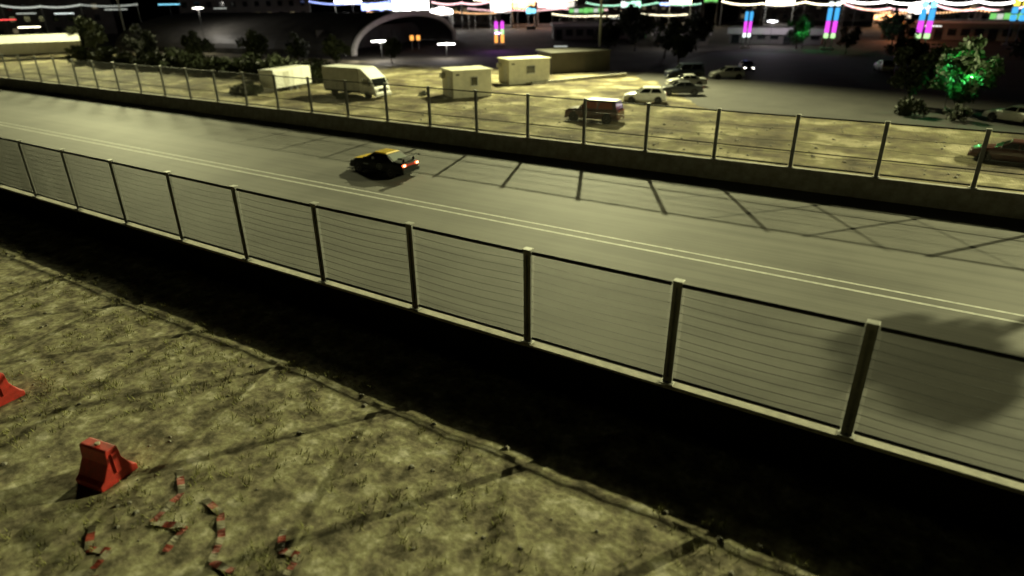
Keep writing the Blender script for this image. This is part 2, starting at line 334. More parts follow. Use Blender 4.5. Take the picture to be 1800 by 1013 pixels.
# ------------------------------------------------------------ vehicles
def wheel(parent, x, y, r, w, rimmat='rim'):
    s = 1 if y > 0 else -1
    o = MB().lathe([(r * .62, -w / 2), (r * .93, -w / 2), (r, -w / 2 + .03), (r, w / 2 - .03), (r * .93, w / 2), (r * .62, w / 2)], 18, 'y').build('wheel', 'rubber', parent, False, (x, y, r))
    b = MB().lathe([(r * .63, s * (w / 2 - .03)), (r * .60, s * (w / 2 + .004)), (r * .5, s * (w / 2 - .02)), (r * .16, s * (w / 2 - .01)), (.01, s * (w / 2 + .012))], 14, 'y')
    b.build('rim', rimmat, o)
def car(name, label, loc, rz, paint, kind='sedan', roofm=None, hoodm=None, lit_tail=False, lit_head=False, rearglass='glass', sideglass='glass', group='cars parked in the paddock', race=False):
    t = thing(name, label, 'car', loc, rz, group)
    K = dict(
        sedan=dict(L=4.45, w=.86, st=[(-2.2, .70, .42, .74), (-2.12, .80, .28, .90), (-1.6, .86, .20, .95), (-.7, .87, .18, .93), (.6, .87, .18, .92), (1.0, .86, .19, .91), (1.7, .84, .20, .83), (2.1, .76, .24, .70), (2.22, .62, .34, .56)],
                   gb=(-1.55, 1.02, .78), gt=(-.82, .22, .58), zr=1.36, zb=.92, r=.315, wb=(-1.32, 1.36)),
        hatch=dict(L=4.1, w=.86, st=[(-2.02, .74, .42, .80), (-1.96, .83, .26, 1.00), (-1.4, .87, .20, 1.03), (-.6, .88, .18, 1.0), (.6, .88, .18, .97), (1.0, .86, .19, .95), (1.6, .84, .20, .86), (1.95, .76, .26, .72), (2.05, .6, .36, .58)],
                   gb=(-1.9, 1.0, .79), gt=(-1.45, .15, .62), zr=1.50, zb=.98, r=.315, wb=(-1.25, 1.28)),
        suv=dict(L=4.8, w=.95, st=[(-2.38, .84, .50, .95), (-2.32, .92, .38, 1.13), (-1.6, .95, .30, 1.16), (-.6, .96, .30, 1.15), (.7, .96, .30, 1.13), (1.1, .95, .30, 1.12), (1.9, .92, .32, 1.06), (2.3, .84, .36, .92), (2.4, .72, .46, .74)],
                 gb=(-2.24, 1.15, .87), gt=(-2.05, .55, .76), zr=1.84, zb=1.13, r=.39, wb=(-1.45, 1.5)))[kind]
    st = K['st']; vs = []; fs = []; n = 12
    def ring(w, zl, zt):
        h = zt - zl
        half = [(w * .80, zl), (w * .97, zl + h * .18), (w, zl + h * .5), (w * .97, zl + h * .82), (w * .86, zt), (w * .40, zt + .030)]
        return half + [(-y, z) for y, z in reversed(half)]
    for x, w, zl, zt in st: vs += [(x, y, z) for y, z in ring(w, zl, zt)]
    for i in range(len(st) - 1):
        for k in range(n): fs.append((i * n + k, i * n + (k + 1) % n, (i + 1) * n + (k + 1) % n, (i + 1) * n + k))
    fs += [tuple(range(n)), tuple(range((len(st) - 1) * n, len(st) * n))]
    body = MB().add(vs, fs).build('body', paint, t, False)
    md = body.modifiers.new('bevel', 'BEVEL'); md.width = .035; md.segments = 2; md.limit_method = 'ANGLE'; md.angle_limit = .5
    def ztop(x):
        for a, b in zip(st, st[1:]):
            if a[0] <= x <= b[0]: u = (x - a[0]) / (b[0] - a[0]); return a[3] + u * (b[3] - a[3]) , a[1] + u * (b[1] - a[1])
        return st[-1][3], st[-1][1]
    # cabin: painted frame, panes proud of it
    xb0, xb1, wb_ = K['gb']; xt0, xt1, wt = K['gt']; zb = K['zb'] - .04; zr = K['zr']
    B = [(xb0, -wb_, zb), (xb1, -wb_, zb), (xb1, wb_, zb), (xb0, wb_, zb)]; T = [(xt0, -wt, zr - .06), (xt1, -wt, zr - .06), (xt1, wt, zr - .06), (xt0, wt, zr - .06)]
    cab = MB().add(B + T, [(0, 1, 5, 4), (1, 2, 6, 5), (2, 3, 7, 6), (3, 0, 4, 7), (4, 5, 6, 7)]).build('cabin', paint, t)
    rb = MB()
    rb.add([(xt0 - .05, -wt - .02, zr - .06), (xt1 + .05, -wt - .02, zr - .06), (xt1 + .05, wt + .02, zr - .06), (xt0 - .05, wt + .02, zr - .06),
            (xt0 + .06, -wt + .08, zr), (xt1 - .06, -wt + .08, zr), (xt1 - .06, wt - .08, zr), (xt0 + .06, wt - .08, zr)],
           [(3, 2, 1, 0), (4, 5, 6, 7), (0, 1, 5, 4), (1, 2, 6, 5), (2, 3, 7, 6), (3, 0, 4, 7)])
    roof = rb.build('roof', roofm or paint, t)
    def pane(nm_, q, m, a0=.08, a1=.92, b0=.12, b1=.9):
        q = [Vector(v) for v in q]
        P = lambda u, v: (q[0] * (1 - u) + q[1] * u) * (1 - v) + (q[3] * (1 - u) + q[2] * u) * v
        qq = [P(a0, b0), P(a1, b0), P(a1, b1), P(a0, b1)]
        nn = (qq[1] - qq[0]).cross(qq[3] - qq[0]).normalized() * .004
        return MB().plate([v + nn for v in qq], .012).build(nm_, m, t)
    pane('windscreen', [B[1], B[2], T[2], T[1]], 'glass'); pane('rear_window', [B[3], B[0], T[0], T[3]], rearglass)
    for (a, b, c, d) in ((B[0], B[1], T[1], T[0]), (B[2], B[3], T[3], T[2])):
        s0 = (.06, .50) if a is B[0] else (.50, .94)
        pane('side_window', [a, b, c, d], sideglass, .09, .47); pane('side_window', [a, b, c, d], sideglass, .52, .9)
    for x in K['wb']:
        for s in (-1, 1):
            w = ztop(x)[1]
            MB().lathe([(K['r'] + .05, -.02), (K['r'] + .055, .006)], 20, 'y').build('wheel_arch', 'plastic', t, loc=(x, s * (w * 1.0 - .004), K['r'] + .01), rz=0 if s > 0 else PI)
            wheel(t, x, s * (w - .085), K['r'], .2)
    x1 = st[-1][0]; x0 = st[0][0]
    MB().cbox(x1 - .22, x1 + .05, -.72, .72, .26, .46, .04).build('front_bumper', paint if not race else 'plastic', t)
    MB().cbox(x0 - .05, x0 + .2, -.76, .76, .30, .54, .04).build('rear_bumper', paint, t)
    MB().box(x1 - .02, x1 + .012, -.34, .34, .50, .60).build('grille', 'plastic', t)
    zh = ztop(x1 - .1)[0]; zt = ztop(x0 + .06)[0]
    for s in (-1, 1):
        MB().cbox(x1 - .16, x1 - .015, s * .52 - .13, s * .52 + .13, zh - .13, zh - .02, .02).build('headlight', 'head' if lit_head else 'plastic' if race else 'lens', t)
        tl = MB().cbox(x0 - .02, x0 + .10, s * .56 - .15, s * .56 + .15, zt - .17, zt - .04, .02).build('tail_light', 'tail' if lit_tail else 'tlens', t)
        if lit_tail: MB().box(x0 - .035, x0 - .021, s * .58 - .07, s * .58 + .07, zt - .14, zt - .06).build('bulb', 'tailc', tl)
        m_ = MB().cbox(-.06, .06, -.09, .09, -.06, .07, .025).build('mirror', paint, t, loc=(xb1 - .35, s * (wb_ + .14), K['zb'] + .08))
    for s in (-1, 1):
        MB().box(-.07, .07, -.004, .004, -.012, .012).build('door_handle', 'plastic', t, loc=(-.35, s * (ztop(-.35)[1] + .002), K['zb'] - .12))
    if not race: MB().box(x0 - .066, x0 - .052, -.25, .25, .38, .48).build('number_plate', 'offwhite', t)
    if hoodm:
        vs = []; xs = [xb1 + .04, 1.35, 1.7, 1.98, 2.12]
        for x in xs:
            z, w = ztop(x); vs += [(x, -w * .82, z + .016), (x, -w * .4, z + .040), (x, w * .4, z + .040), (x, w * .82, z + .016)]
        fs = [(i * 4 + k, i * 4 + k + 1, i * 4 + k + 5, i * 4 + k + 4) for i in range(4) for k in range(3)]
        hb = MB().add(vs, fs).build('hood', hoodm, t); sm = hb.modifiers.new('thick', 'SOLIDIFY'); sm.thickness = .012; sm.offset = -1
    if race:
        MB().box(x0 - .03, x0 + .02, -.405, .405, zt - .16, zt - .05).build('tail_panel', EM['rd'], t)
        # lettering strokes on the roof, side numbers and stripes, rear wing, splitter, roll cage
        for a, b_, y0, y1 in ((-.62, -.56, -.40, .40), (-.38, -.33, -.38, .38), (-.20, -.15, -.38, .38), (.02, .08, -.40, .40)):
            MB().box(a, b_, y0, y1, zr + .002, zr + .008).build('roof_graphic', 'plastic', roof)
        for s in (-1, 1):
            w = .875 * s
            rg = MB()
            for k in range(20):
                a0, a1 = 2 * PI * k / 20, 2 * PI * (k + 1) / 20; yy = (w, w * 1.005)
                if k % 10 in (2, 7): continue
                rg.add([(-.45 + r * math.cos(a), y, .58 + r * .9 * math.sin(a)) for y in yy for a in (a0, a1) for r in (.19, .225)], [(0, 1, 3, 2), (4, 6, 7, 5), (0, 2, 6, 4), (1, 5, 7, 3)])
            rg.build('door_roundel', 'galvd', body)
            for k, (a, b_, z0, z1) in enumerate(((-.56, -.34, .60, .64), (-.56, -.34, .50, .54), (.45, .85, .60, .68))):
                MB().box(a, b_, min(w, w * 1.006), max(w, w * 1.006), z0, z1).build('door_graphic', 'galvd', body)
            MB().box(.05, .12, s * .80 - .05, s * .80 + .05, .98, 1.10).build('window_sticker', 'white', cab).parent = t
        wg = MB().prism([(-2.24, 1.20), (-2.20, 1.235), (-2.0, 1.215), (-1.9, 1.185), (-2.0, 1.190)], -.78, .78).build('rear_wing', 'black', t)
        for s in (-1, 1):
            MB().prism([(-2.27, 1.15), (-2.27, 1.26), (-2.04, 1.25), (-1.88, 1.20), (-1.88, 1.15)], s * .79 - .008, s * .79 + .008).build('end_plate', 'black', wg)
            MB().prism([(-2.10, .90), (-2.14, 1.20), (-2.04, 1.20), (-1.94, .90)], s * .45 - .012, s * .45 + .012).build('stand', 'plastic', wg)
        MB().cbox(1.9, 2.42, -.80, .80, .13, .16, .008).build('front_splitter', 'plastic', t)
        MB().path([(.0, -.6, .95), (-.3, -.5, 1.25), (-.3, .5, 1.25), (.0, .6, .95)], .02, 6).build('roll_cage', 'offwhite', t)
    return t
car('race_car', 'black race car with yellow bonnet and roof speeding along the track', (-27.95, 29.2, .02), PI, 'black', 'sedan', 'yellow', 'yellow', True, rearglass='glassw', group='race car', race=True)
car('parked_suv', 'dark maroon off-roader with white roof parked nearest behind the far fence', (-24.0, 50.9, .12), PI + .08, 'maroon', 'suv', 'white', None, sideglass='glassr', rearglass='glassr')
car('parked_car', 'white hatchback with pale bonnet parked just behind the maroon off-roader', (-24.1, 62.6, .12), -2.75, 'white', 'hatch')
car('parked_car', 'charcoal saloon parked between the white hatchback and the silver saloon', (-22.9, 69.8, .10), -2.7, 'charcoal', 'sedan')
car('parked_car', 'silver saloon third behind the maroon off-roader in the row', (-24.6, 76.6, .05), -2.6, 'silver', 'sedan')
car('parked_suv', 'dark blue off-roader parked at the back of the row of cars', (-27.4, 84.4, .03), -2.5, 'navy', 'suv')
car('parked_car', 'pale hatchback parked at the far right end of the row of cars', (-22.6, 86.3, .03), -2.6, 'silver', 'hatch')
car('parked_car', 'dark saloon with one bright headlamp lit in the car park', (-22.6, 96.2, .03), -1.2, 'charcoal', 'sedan', lit_head=True)
car('parked_car', 'white saloon parked beside the green-lit tree', (6.0, 66.6, .12), 2.6, 'white', 'sedan')
car('parked_car', 'dark maroon saloon parked close behind the far fence at the right', (4.9, 50.3, .12), PI - .1, 'maroon', 'sedan', rearglass='glassw')
car('parked_car', 'grey hatchback parked in the dark behind the green-lit tree', (-6.5, 103.5, .03), 1.9, 'silver', 'hatch')

def truck():
    t = thing('box_truck', 'white box truck with sloping cab roof parked behind the far fence', 'truck', (-52.7, 52.2, .12), 0)
    b = MB().prism([(-3.9, .75), (-3.9, 3.0), (1.4, 3.0), (1.4, .75)], -1.2, 1.2).build('cargo_box', 'offwhite', t)
    MB().cbox(-3.95, 1.44, -1.24, 1.24, 3.003, 3.07, .03).build('roof', 'white', b)
    for x in (-2.6, -1.3, 0.0): MB().box(x - .02, x + .02, -1.215, -1.203, .8, 2.95).build('panel_rib', 'offwhite', b)
    MB().box(-3.9, 1.4, -1.1, 1.1, .55, .74).build('chassis', 'plastic', t)
    c = MB().prism([(1.42, .5), (1.42, 3.04), (1.75, 3.02), (3.0, 2.12), (3.45, 1.25), (3.55, 1.15), (3.6, .5)], -1.16, 1.16).build('cab', 'white', t)
    md = c.modifiers.new('bevel', 'BEVEL'); md.width = .06; md.segments = 2
    MB().plate([(3.06, -1.0, 2.04), (3.06, 1.0, 2.04), (3.44, 1.0, 1.32), (3.44, -1.0, 1.32)], -.02).build('windscreen', 'glass', c)
    MB().plate([(3.06, -1.0, 2.04), (3.44, -1.0, 1.32), (3.44, 1.0, 1.32), (3.06, 1.0, 2.04)], .03).build('windscreen_glass', 'glass', c)
    for s in (-1, 1):
        y = 1.163 * s
        MB().prism([(1.9, 1.35), (1.9, 2.05), (2.75, 2.05), (3.05, 1.35)], min(y, y * 1.012), max(y, y * 1.012)).build('side_window', 'glass', c)
        MB().cbox(3.53, 3.64, s * .86 - .18, s * .86 + .18, .82, 1.02, .03).build('headlight', 'lens', c)
        MB().cbox(2.95, 3.1, s * 1.36 - .1, s * 1.36 + .1, 1.4, 1.85, .03).build('mirror', 'plastic', c)
    MB().box(3.585, 3.62, -.6, .6, .78, 1.05).build('grille', 'plastic', c)
    MB().cbox(3.4, 3.75, -1.17, 1.17, .36, .68, .05).build('bumper', 'white', t)
    for x in (-2.5, 2.45):
        for s in (-1, 1): wheel(t, x, s * 1.02, .44, .28)
truck()
t = thing('cargo_trailer', 'white cargo trailer standing behind the rear of the box truck', 'trailer', (-64.2, 52.3, .1), math.radians(96))
b = MB().cbox(-3.0, 3.0, -1.1, 1.1, .55, 2.5, .07).build('trailer_box', 'white', t)
MB().box(-.02, .02, -1.112, -1.103, .6, 2.4).build('panel_rib', 'offwhite', b); MB().box(1.4, 1.44, -1.112, -1.103, .6, 2.4).build('panel_rib', 'offwhite', b)
MB().box(-1.5, -.6, -1.118, -1.104, .7, 2.2).build('door', 'offwhite', b)
for x in (-.5, .5):
    for s in (-1, 1): wheel(t, x, s * .95, .36, .22)
MB().path([(3.0, -.7, .5), (4.1, 0, .5), (3.0, .7, .5)], .05, 6).build('drawbar', 'dark', t)

def cabin(label, loc, rz, lx, ly, h, m, win):
    # local: right-hand front face on +X... corner at origin
    t = thing('site_cabin', label, 'cabin', loc, rz, 'site cabins in the paddock')
    w = MB().cbox(0, lx, 0, ly, .12, h, .04).build('wall_shell', m, t)
    r = MB().cbox(-.12, lx + .12, -.12, ly + .12, h + .003, h + .12, .03).build('roof', 'cream', t)
    n = int(ly / .55)
    for i in range(1, n): MB().box(lx + .002, lx + .014, ly * i / n - .02, ly * i / n + .02, .2, h - .1).build('wall_rib', m, w)
    for i in range(1, 5): MB().box(lx * i / 5 - .02, lx * i / 5 + .02, -.014, -.002, .2, h - .1).build('wall_rib', m, w)
    dr = MB().box(lx * .55, lx * .55 + .95, -.045, -.016, .2, 2.2).build('door', 'offwhite', w); MB().box(lx * .55 + .82, lx * .55 + .9, -.08, -.047, 1.1, 1.2).build('handle', 'dark', dr)
    MB().cbox(lx * .5, lx * .5 + 1.2, -.75, -.05, 0, .16, .02).build('step', 'conc', t)
    MB().cbox(.3, 1.05, -.38, -.017, 1.9, 2.4, .03).build('air_conditioner', 'offwhite', w)
    MB().box(lx + .016, lx + .03, .35, .75, 2.35, 2.5).build('vent', 'plastic', w)
    y0, y1 = win
    wd = MB().box(lx + .016, lx + .05, y0 - .06, y1 + .06, 1.25, 2.2).build('window', 'offwhite', w)
    MB().box(lx + .052, lx + .06, y0, y1, 1.31, 2.14).build('pane', 'glass', wd)
    MB().box(lx + .016, lx + .12, y0 - .1, y1 + .1, 1.19, 1.247).build('sill', 'offwhite', wd)
    for x in (.3, lx - .3):
        for y in (.3, ly - .3): MB().box(x - .15, x + .15, y - .15, y + .15, 0, .118).build('footing', 'conc', t)
    return t
# local +X face looks towards the right of the picture
cabin('cream site cabin with one dark window, nearer of the two', (-45.1, 57.2, .1), math.radians(-34), 3.6, 4.3, 2.75, 'cream', (2.0, 2.7))
cabin('cream site cabin behind the nearer one, beside the grey shed', (-45.6, 69.0, .1), math.radians(-34), 3.2, 5.4, 2.85, 'cream', (2.3, 3.4))

# ------------------------------------------------------------ hangar, shed, far buildings
def hangar():
    ax = Vector((-.975, -.224, 0)); ang = math.atan2(ax.y, ax.x)
    t = thing('arched_hangar', 'long arched hangar with a pale concrete arch over its open end', 'hangar', (-97, 113.6, 0), ang)
    hw, hh, Ln = 23, 6.8, 58
    def arc(k, n, dw=0): a = PI * k / n; return (-(hw + dw) * math.cos(a), (hh + dw) * math.sin(a) ** .9 if 0 < k < n else 0)
    n = 28; b = MB(); m = 30
    vs = []; fs = []
    for j in range(m + 1):
        for k in range(n + 1):
            y, z = arc(k, n, .06 * (j % 2)); vs.append((.5 + Ln * j / m, y, z))
    for j in range(m):
        for k in range(n): i = j * (n + 1) + k; fs.append((i, i + 1, i + n + 2, i + n + 1))
    o = b.add(vs, fs).build('vault', 'sheet', t)
    sm = o.modifiers.new('thick', 'SOLIDIFY'); sm.thickness = .15; sm.offset = -1
    r = MB()
    for k in range(n):
        (y0, z0), (y1, z1) = arc(k, n, .35), arc(k + 1, n, .35); (u0, v0), (u1, v1) = arc(k, n, -.75), arc(k + 1, n, -.75)
        r.add([(0, y0, z0), (0, y1, z1), (0, u1, v1), (0, u0, v0), (.55, y0, z0), (.55, y1, z1), (.55, u1, v1), (.55, u0, v0)],
              [(0, 1, 2, 3), (7, 6, 5, 4), (0, 4, 5, 1), (3, 2, 6, 7)])
    r.build('arch_rim', 'rimc', t)
    MB().box(9, 9.3, -hw + 1.8, hw - 1.8, 0, 4.2).build('back_wall', 'bldg', t)
    for y in (-14, -9, -4, 1, 6, 11): MB().box(8.9, 8.99, y - 1.7, y + 1.7, .05, 3.1).build('door', 'sheet', t)
hangar()
t = thing('storage_shed', 'long grey storage shed with low roof behind the site cabins', 'shed', (-44.6, 80.5, 0), math.radians(58))
MB().box(0, 9.4, 0, 4, 0, 2.7).build('wall_shell', 'bldg', t)
r = MB().prismx([(-.25, 2.703), (-.25, 2.8), (4.25, 3.0), (4.25, 2.703)], -.25, 9.65).build('roof', 'sheet', t)
for i in range(8): MB().box(i * 1.1 + .6, i * 1.1 + .64, -.02, -.003, .1, 2.6).build('wall_rib', 'bldg', t)
MB().box(5.3, 8.2, -.05, -.022, 0, 2.4).build('roller_door', 'sheet', t)
t = thing('kerb_rail', 'low pale kerb wall running back beside the site cabins', 'kerb', (-40.8, 69.0, .05), math.radians(66))
for i in range(8): MB().cbox(i * 1.9, i * 1.9 + 1.88, 0, .3, 0, .42, .03).build('kerb_stone', 'conc', t)

def hall(name, label, loc, rz, L, D, h, f0, windows=True):
    t = thing(name, label, 'building', loc, rz, 'low buildings behind the car park')
    w = MB().box(-L / 2, L / 2, 0, D, 0, h).build('wall_shell', 'bldg', t)
    MB().cbox(-L / 2 - .4, L / 2 + .4, -.8, D + .3, h + .003, h + f0, .05).build('fascia', 'fascia', t)
    n = int(L / 2.4)
    for i in range(n):
        x = -L / 2 + (i + .5) * L / n
        wd = MB().box(x - .8, x + .8, -.05, -.003, .9 if i % 4 else .02, min(2.3, h - .2)).build('window' if i % 4 else 'door', 'plastic', w)
        MB().box(x - .7, x + .7, -.065, -.052, 1.0 if i % 4 else .2, min(2.2, h - .3)).build('pane', 'glass', wd)
    return t
hall('low_hall', 'low hall with a wide pale fascia behind the car park', (-30.5, 150, 0), math.radians(7), 18, 9, 1.9, 1.25)
hall('low_hall', 'narrow dim hall with grey fascia left of the wide hall', (-46, 137, 0), math.radians(18), 11, 8, 2.1, 1.5)
hall('low_hall', 'dark reddish building at the right behind the light columns', (4, 176, 0), math.radians(-2), 34, 10, 3.4, .5)
hall('low_hall', 'dark flat building between the hangar and the shed', (-70, 150, 0), math.radians(32), 22, 9, 3.0, .6)
for i, (x, y, L, h, ex) in enumerate(((-196, 148, 40, 10, 'far left of'), (-160, 205, 44, 9, 'left of centre behind'), (-104, 250, 52, 11, 'behind the middle of'), (-44, 268, 48, 9, 'right of centre behind'), (18, 265, 52, 10, 'at the right behind'), (-232, 98, 46, 11, 'at the far left edge of'))):
    a = math.atan2(y, x) - PI / 2
    t = thing('town_building', 'dark town building %s the festival lights' % ex, 'building', (x, y, 0), a, 'dark town buildings along the skyline')
    w = MB().box(-L / 2, L / 2, 0, 12, 0, h).build('wall_shell', 'bldg', t)
    MB().box(-L / 2 - .3, L / 2 + .3, -.3, 12.3, h + .003, h + .5).build('parapet', 'bldg', t)
    for k in range(int(L / 3.6)):
        for f in range(int(h / 3.2)):
            xx = -L / 2 + 1.8 + k * 3.6; z = .9 + f * 3.2
            wd = MB().box(xx - .75, xx + .75, -.06, -.003, z, z + 1.6).build('window', 'plastic', w)
            MB().box(xx - .65, xx + .65, -.075, -.062, z + .1, z + 1.5).build('pane', EM['win'] if hsh(k + 31 * i, f) > .86 else 'glass', wd)

# ------------------------------------------------------------ festival lights
STALLS = [(-167.1, 165.2, 8.6, 8.0, 9.0, 'w', 'slim white light box at the left end of the festival lights'),
    (-157.2, 167.8, 9.7, 5.7, 8.1, 'b', 'blue-white lit stall left of the brightest white stall'), (-145.9, 171.2, 11.3, 5.3, 9.8, 'w', 'brightest large white lit stall above the hangar arch'),
    (-132.4, 169.4, 6.9, 4.8, 6.0, 'w', 'slim white lit counter right of the brightest stall'), (-123.1, 188.3, 6.6, 5.0, 9.1, 'w', 'white lit stall left of the orange stall'),
    (-119.5, 196.5, 7.3, 5.5, 9.2, 'o', 'orange-white lit stall between white and pink stalls'), (-109.8, 184.9, 3.0, 4.6, 6.2, 'c', 'small cyan lit kiosk before the orange stall'),
    (-110.3, 201.7, 12.0, 5.7, 7.9, 'p', 'wide pink lit stall right of the orange stall'), (-92.8, 188.3, 10.1, 4.7, 6.1, 'g', 'long dim green lit stall below the pink one'),
    (-86.8, 207.6, 6.2, 5.7, 7.7, 'm', 'mint green lit stall right of the pink stall'), (-75.3, 206.7, 2.9, 6.4, 7.2, 'b', 'tiny blue lit kiosk beside the warm white stall'),
    (-74.2, 217.7, 6.7, 6.7, 8.8, 'y', 'warm white lit stall right of the mint stall'), (-67.9, 229.0, 4.3, 7.0, 8.6, 'g', 'small green lit stall right of the warm white one'),
    (-44.6, 220.5, 7.9, 6.3, 8.6, 'w', 'white lit stall between the first two light columns'), (-8.4, 219.8, 4.9, 4.1, 6.2, 'w', 'bright white lit stall behind the third light column'),
    (-15.0, 229.5, 9.4, 2.0, 3.5, 'o', 'low orange lit stall left of the third light column'), (11.2, 199.6, 8.1, 2.2, 4.9, 'g', 'green lit stall at the right edge')]
SPILL = dict(w=(1.0, (1, .97, .95)), y=(1.0, (1, .88, .6)), o=(.8, (1, .5, .25)), p=(.8, (1, .6, .6)))
for x, y, w, z0, z1, c, lab in STALLS:
    a = math.atan2(y, x) - PI / 2
    t = thing('lit_stall', lab, 'stall', (x, y, 0), a, 'lit festival stalls')
    b = MB(); nseg = max(2, int(w / 1.3))
    for i in range(nseg):                                   # rows of separate light boxes with gaps and uneven heights
        xa = -w / 2 + w * i / nseg; q = (z1 - z0) * .16 * hsh(i, int(w * 10)); q2 = (z1 - z0) * .2 * hsh(i + 7, int(w * 10))
        MB().cbox(xa + .06, xa + w / nseg - .06, -.12, .0, z0 + q, z1 - q2, .03).build('light_panel', EM[c] if hsh(i, int(z1 * 10)) > .22 else EM['pw' if c in 'wbym' else 'dim'], t)
    MB().box(-w / 2, w / 2, .02, 2.6, z0 - .4, z1 + .1).build('stall_body', 'bldg', t)
    MB().prism([(-w / 2 - .3, z1 + .12), (0, z1 + .9), (w / 2 + .3, z1 + .12)], -.6, 2.9).build('canopy', 'canvas', t)
    for xx in (-w / 2 + .1, w / 2 - .1): MB().box(xx - .06, xx + .06, -.1, .0, 0, z0 - .02).box(xx - .06, xx + .06, 2.4, 2.52, 0, z0 - .42).build('leg', 'galv', t)
    MB().box(-w / 2, w / 2, .1, 2.3, .05, 1.0).build('counter', 'bldg', t)
    if w > 6.5 and c in 'wyop':
        l = bpy.data.lights.new('stall_light', 'POINT'); l.energy = 5200 * SPILL[c][0]; l.color = SPILL[c][1]; l.shadow_soft_size = 1.2
        lo = bpy.data.objects.new('stall_light', l); C.objects.link(lo); lo.parent = t; lo.location = (0, -1.6, (z0 + z1) / 2)

def light_string(label, pts, c, sag, nb=18, r=.13):
    r *= 1.45
    t = thing('light_string', label, 'string lights', pts[0], 0, 'festoon strings between poles')
    p0 = Vector(pts[0]); wb = MB(); bb = MB(); pole = MB()
    for a, b in zip(pts, pts[1:]):
        a = Vector(a) - p0; b = Vector(b) - p0; line = []
        for i in range(nb + 1):
            u = i / nb; p = a.lerp(b, u); p.z -= sag * 4 * u * (1 - u); line.append(p)
            bb.lathe([(r * .3, -r), (r, -r * .3), (r, r * .3), (r * .3, r)], 6, 'z', p - Vector((0, 0, r * 1.1)))
        wb.path(line, .025, 3)
    for p in pts: q = Vector(p) - p0; MB().tube((q.x, q.y, -p0.z), (q.x, q.y, q.z + .3), .07, 6).build('pole', 'galv', t)
    wb.build('cable', 'dark', t); o = bb.build('bulbs', EM[c], t); o['kind'] = 'stuff'
light_string('upper white festoon string sagging across the top right', [(-27, 208.5, 8.4), (-15.5, 209.4, 7.6), (-5.2, 209.9, 8.0), (4.5, 210, 7.5), (13.6, 209.6, 8.0), (24, 209, 7.6)], 'w', .9, 20, .17)
light_string('lower pinkish festoon string sagging across the top right', [(-25, 205.5, 6.9), (-14.5, 206.4, 5.9), (-4.2, 206.9, 6.6), (5.5, 207, 5.9), (14.6, 206.6, 6.6), (25, 206, 6.0)], 'p', .8, 20, .16)
light_string('amber festoon string over the dark reddish building', [(-22, 202, 6.2), (-9, 203, 5.2), (3, 203, 5.8), (17, 203, 5.4)], 'o', .6, 18, .13)
light_string('orange-pink festoon string right of the brightest stall', [(-131.3, 163.9, 8.4), (-124.5, 169.2, 8.1), (-117.7, 173.9, 8.3)], 'p', .5, 22, .14)
light_string('warm festoon string behind the white and orange stalls', [(-126, 178, 8.8), (-112, 187, 8.6), (-99, 194, 8.7)], 'y', .5, 22, .15)
light_string('mixed green festoon string over the mint and warm stalls', [(-98, 199, 7.6), (-88, 203, 6.9), (-78, 207, 7.4), (-66, 212, 7.0)], 'm', .5, 22, .14)
light_string('white festoon string behind the first light column', [(-60, 214, 7.6), (-48, 213, 7.0), (-36, 211, 7.4), (-26, 210, 7.2)], 'y', .6, 20, .13)
light_string('pink festoon string low over the orange and pink stalls', [(-127, 176, 6.4), (-114, 184, 5.8), (-103, 191, 6.2), (-90, 197, 5.6)], 'p', .4, 24, .13)
light_string('blue festoon string left of the brightest stall', [(-168, 150, 8.9), (-157, 157, 8.3), (-147, 163, 8.8)], 'b', .5, 20, .14)
light_string('low amber festoon string under the brightest stall', [(-150, 156, 6.0), (-140, 163, 5.2), (-129, 169, 5.8), (-117, 176, 5.2)], 'o', .4, 22, .13)
light_string('low white festoon string under the green and mint stalls', [(-104, 188, 4.6), (-92, 193, 4.0), (-80, 198, 4.6), (-67, 203, 4.2)], 'y', .4, 22, .11)
light_string('pale festoon string along the top left corner', [(-176.4, 70.5, 9.2), (-173.6, 77.1, 8.9), (-170.4, 84.0, 9.1), (-165, 94.2, 9.0)], 'dim', .35, 22, .12)

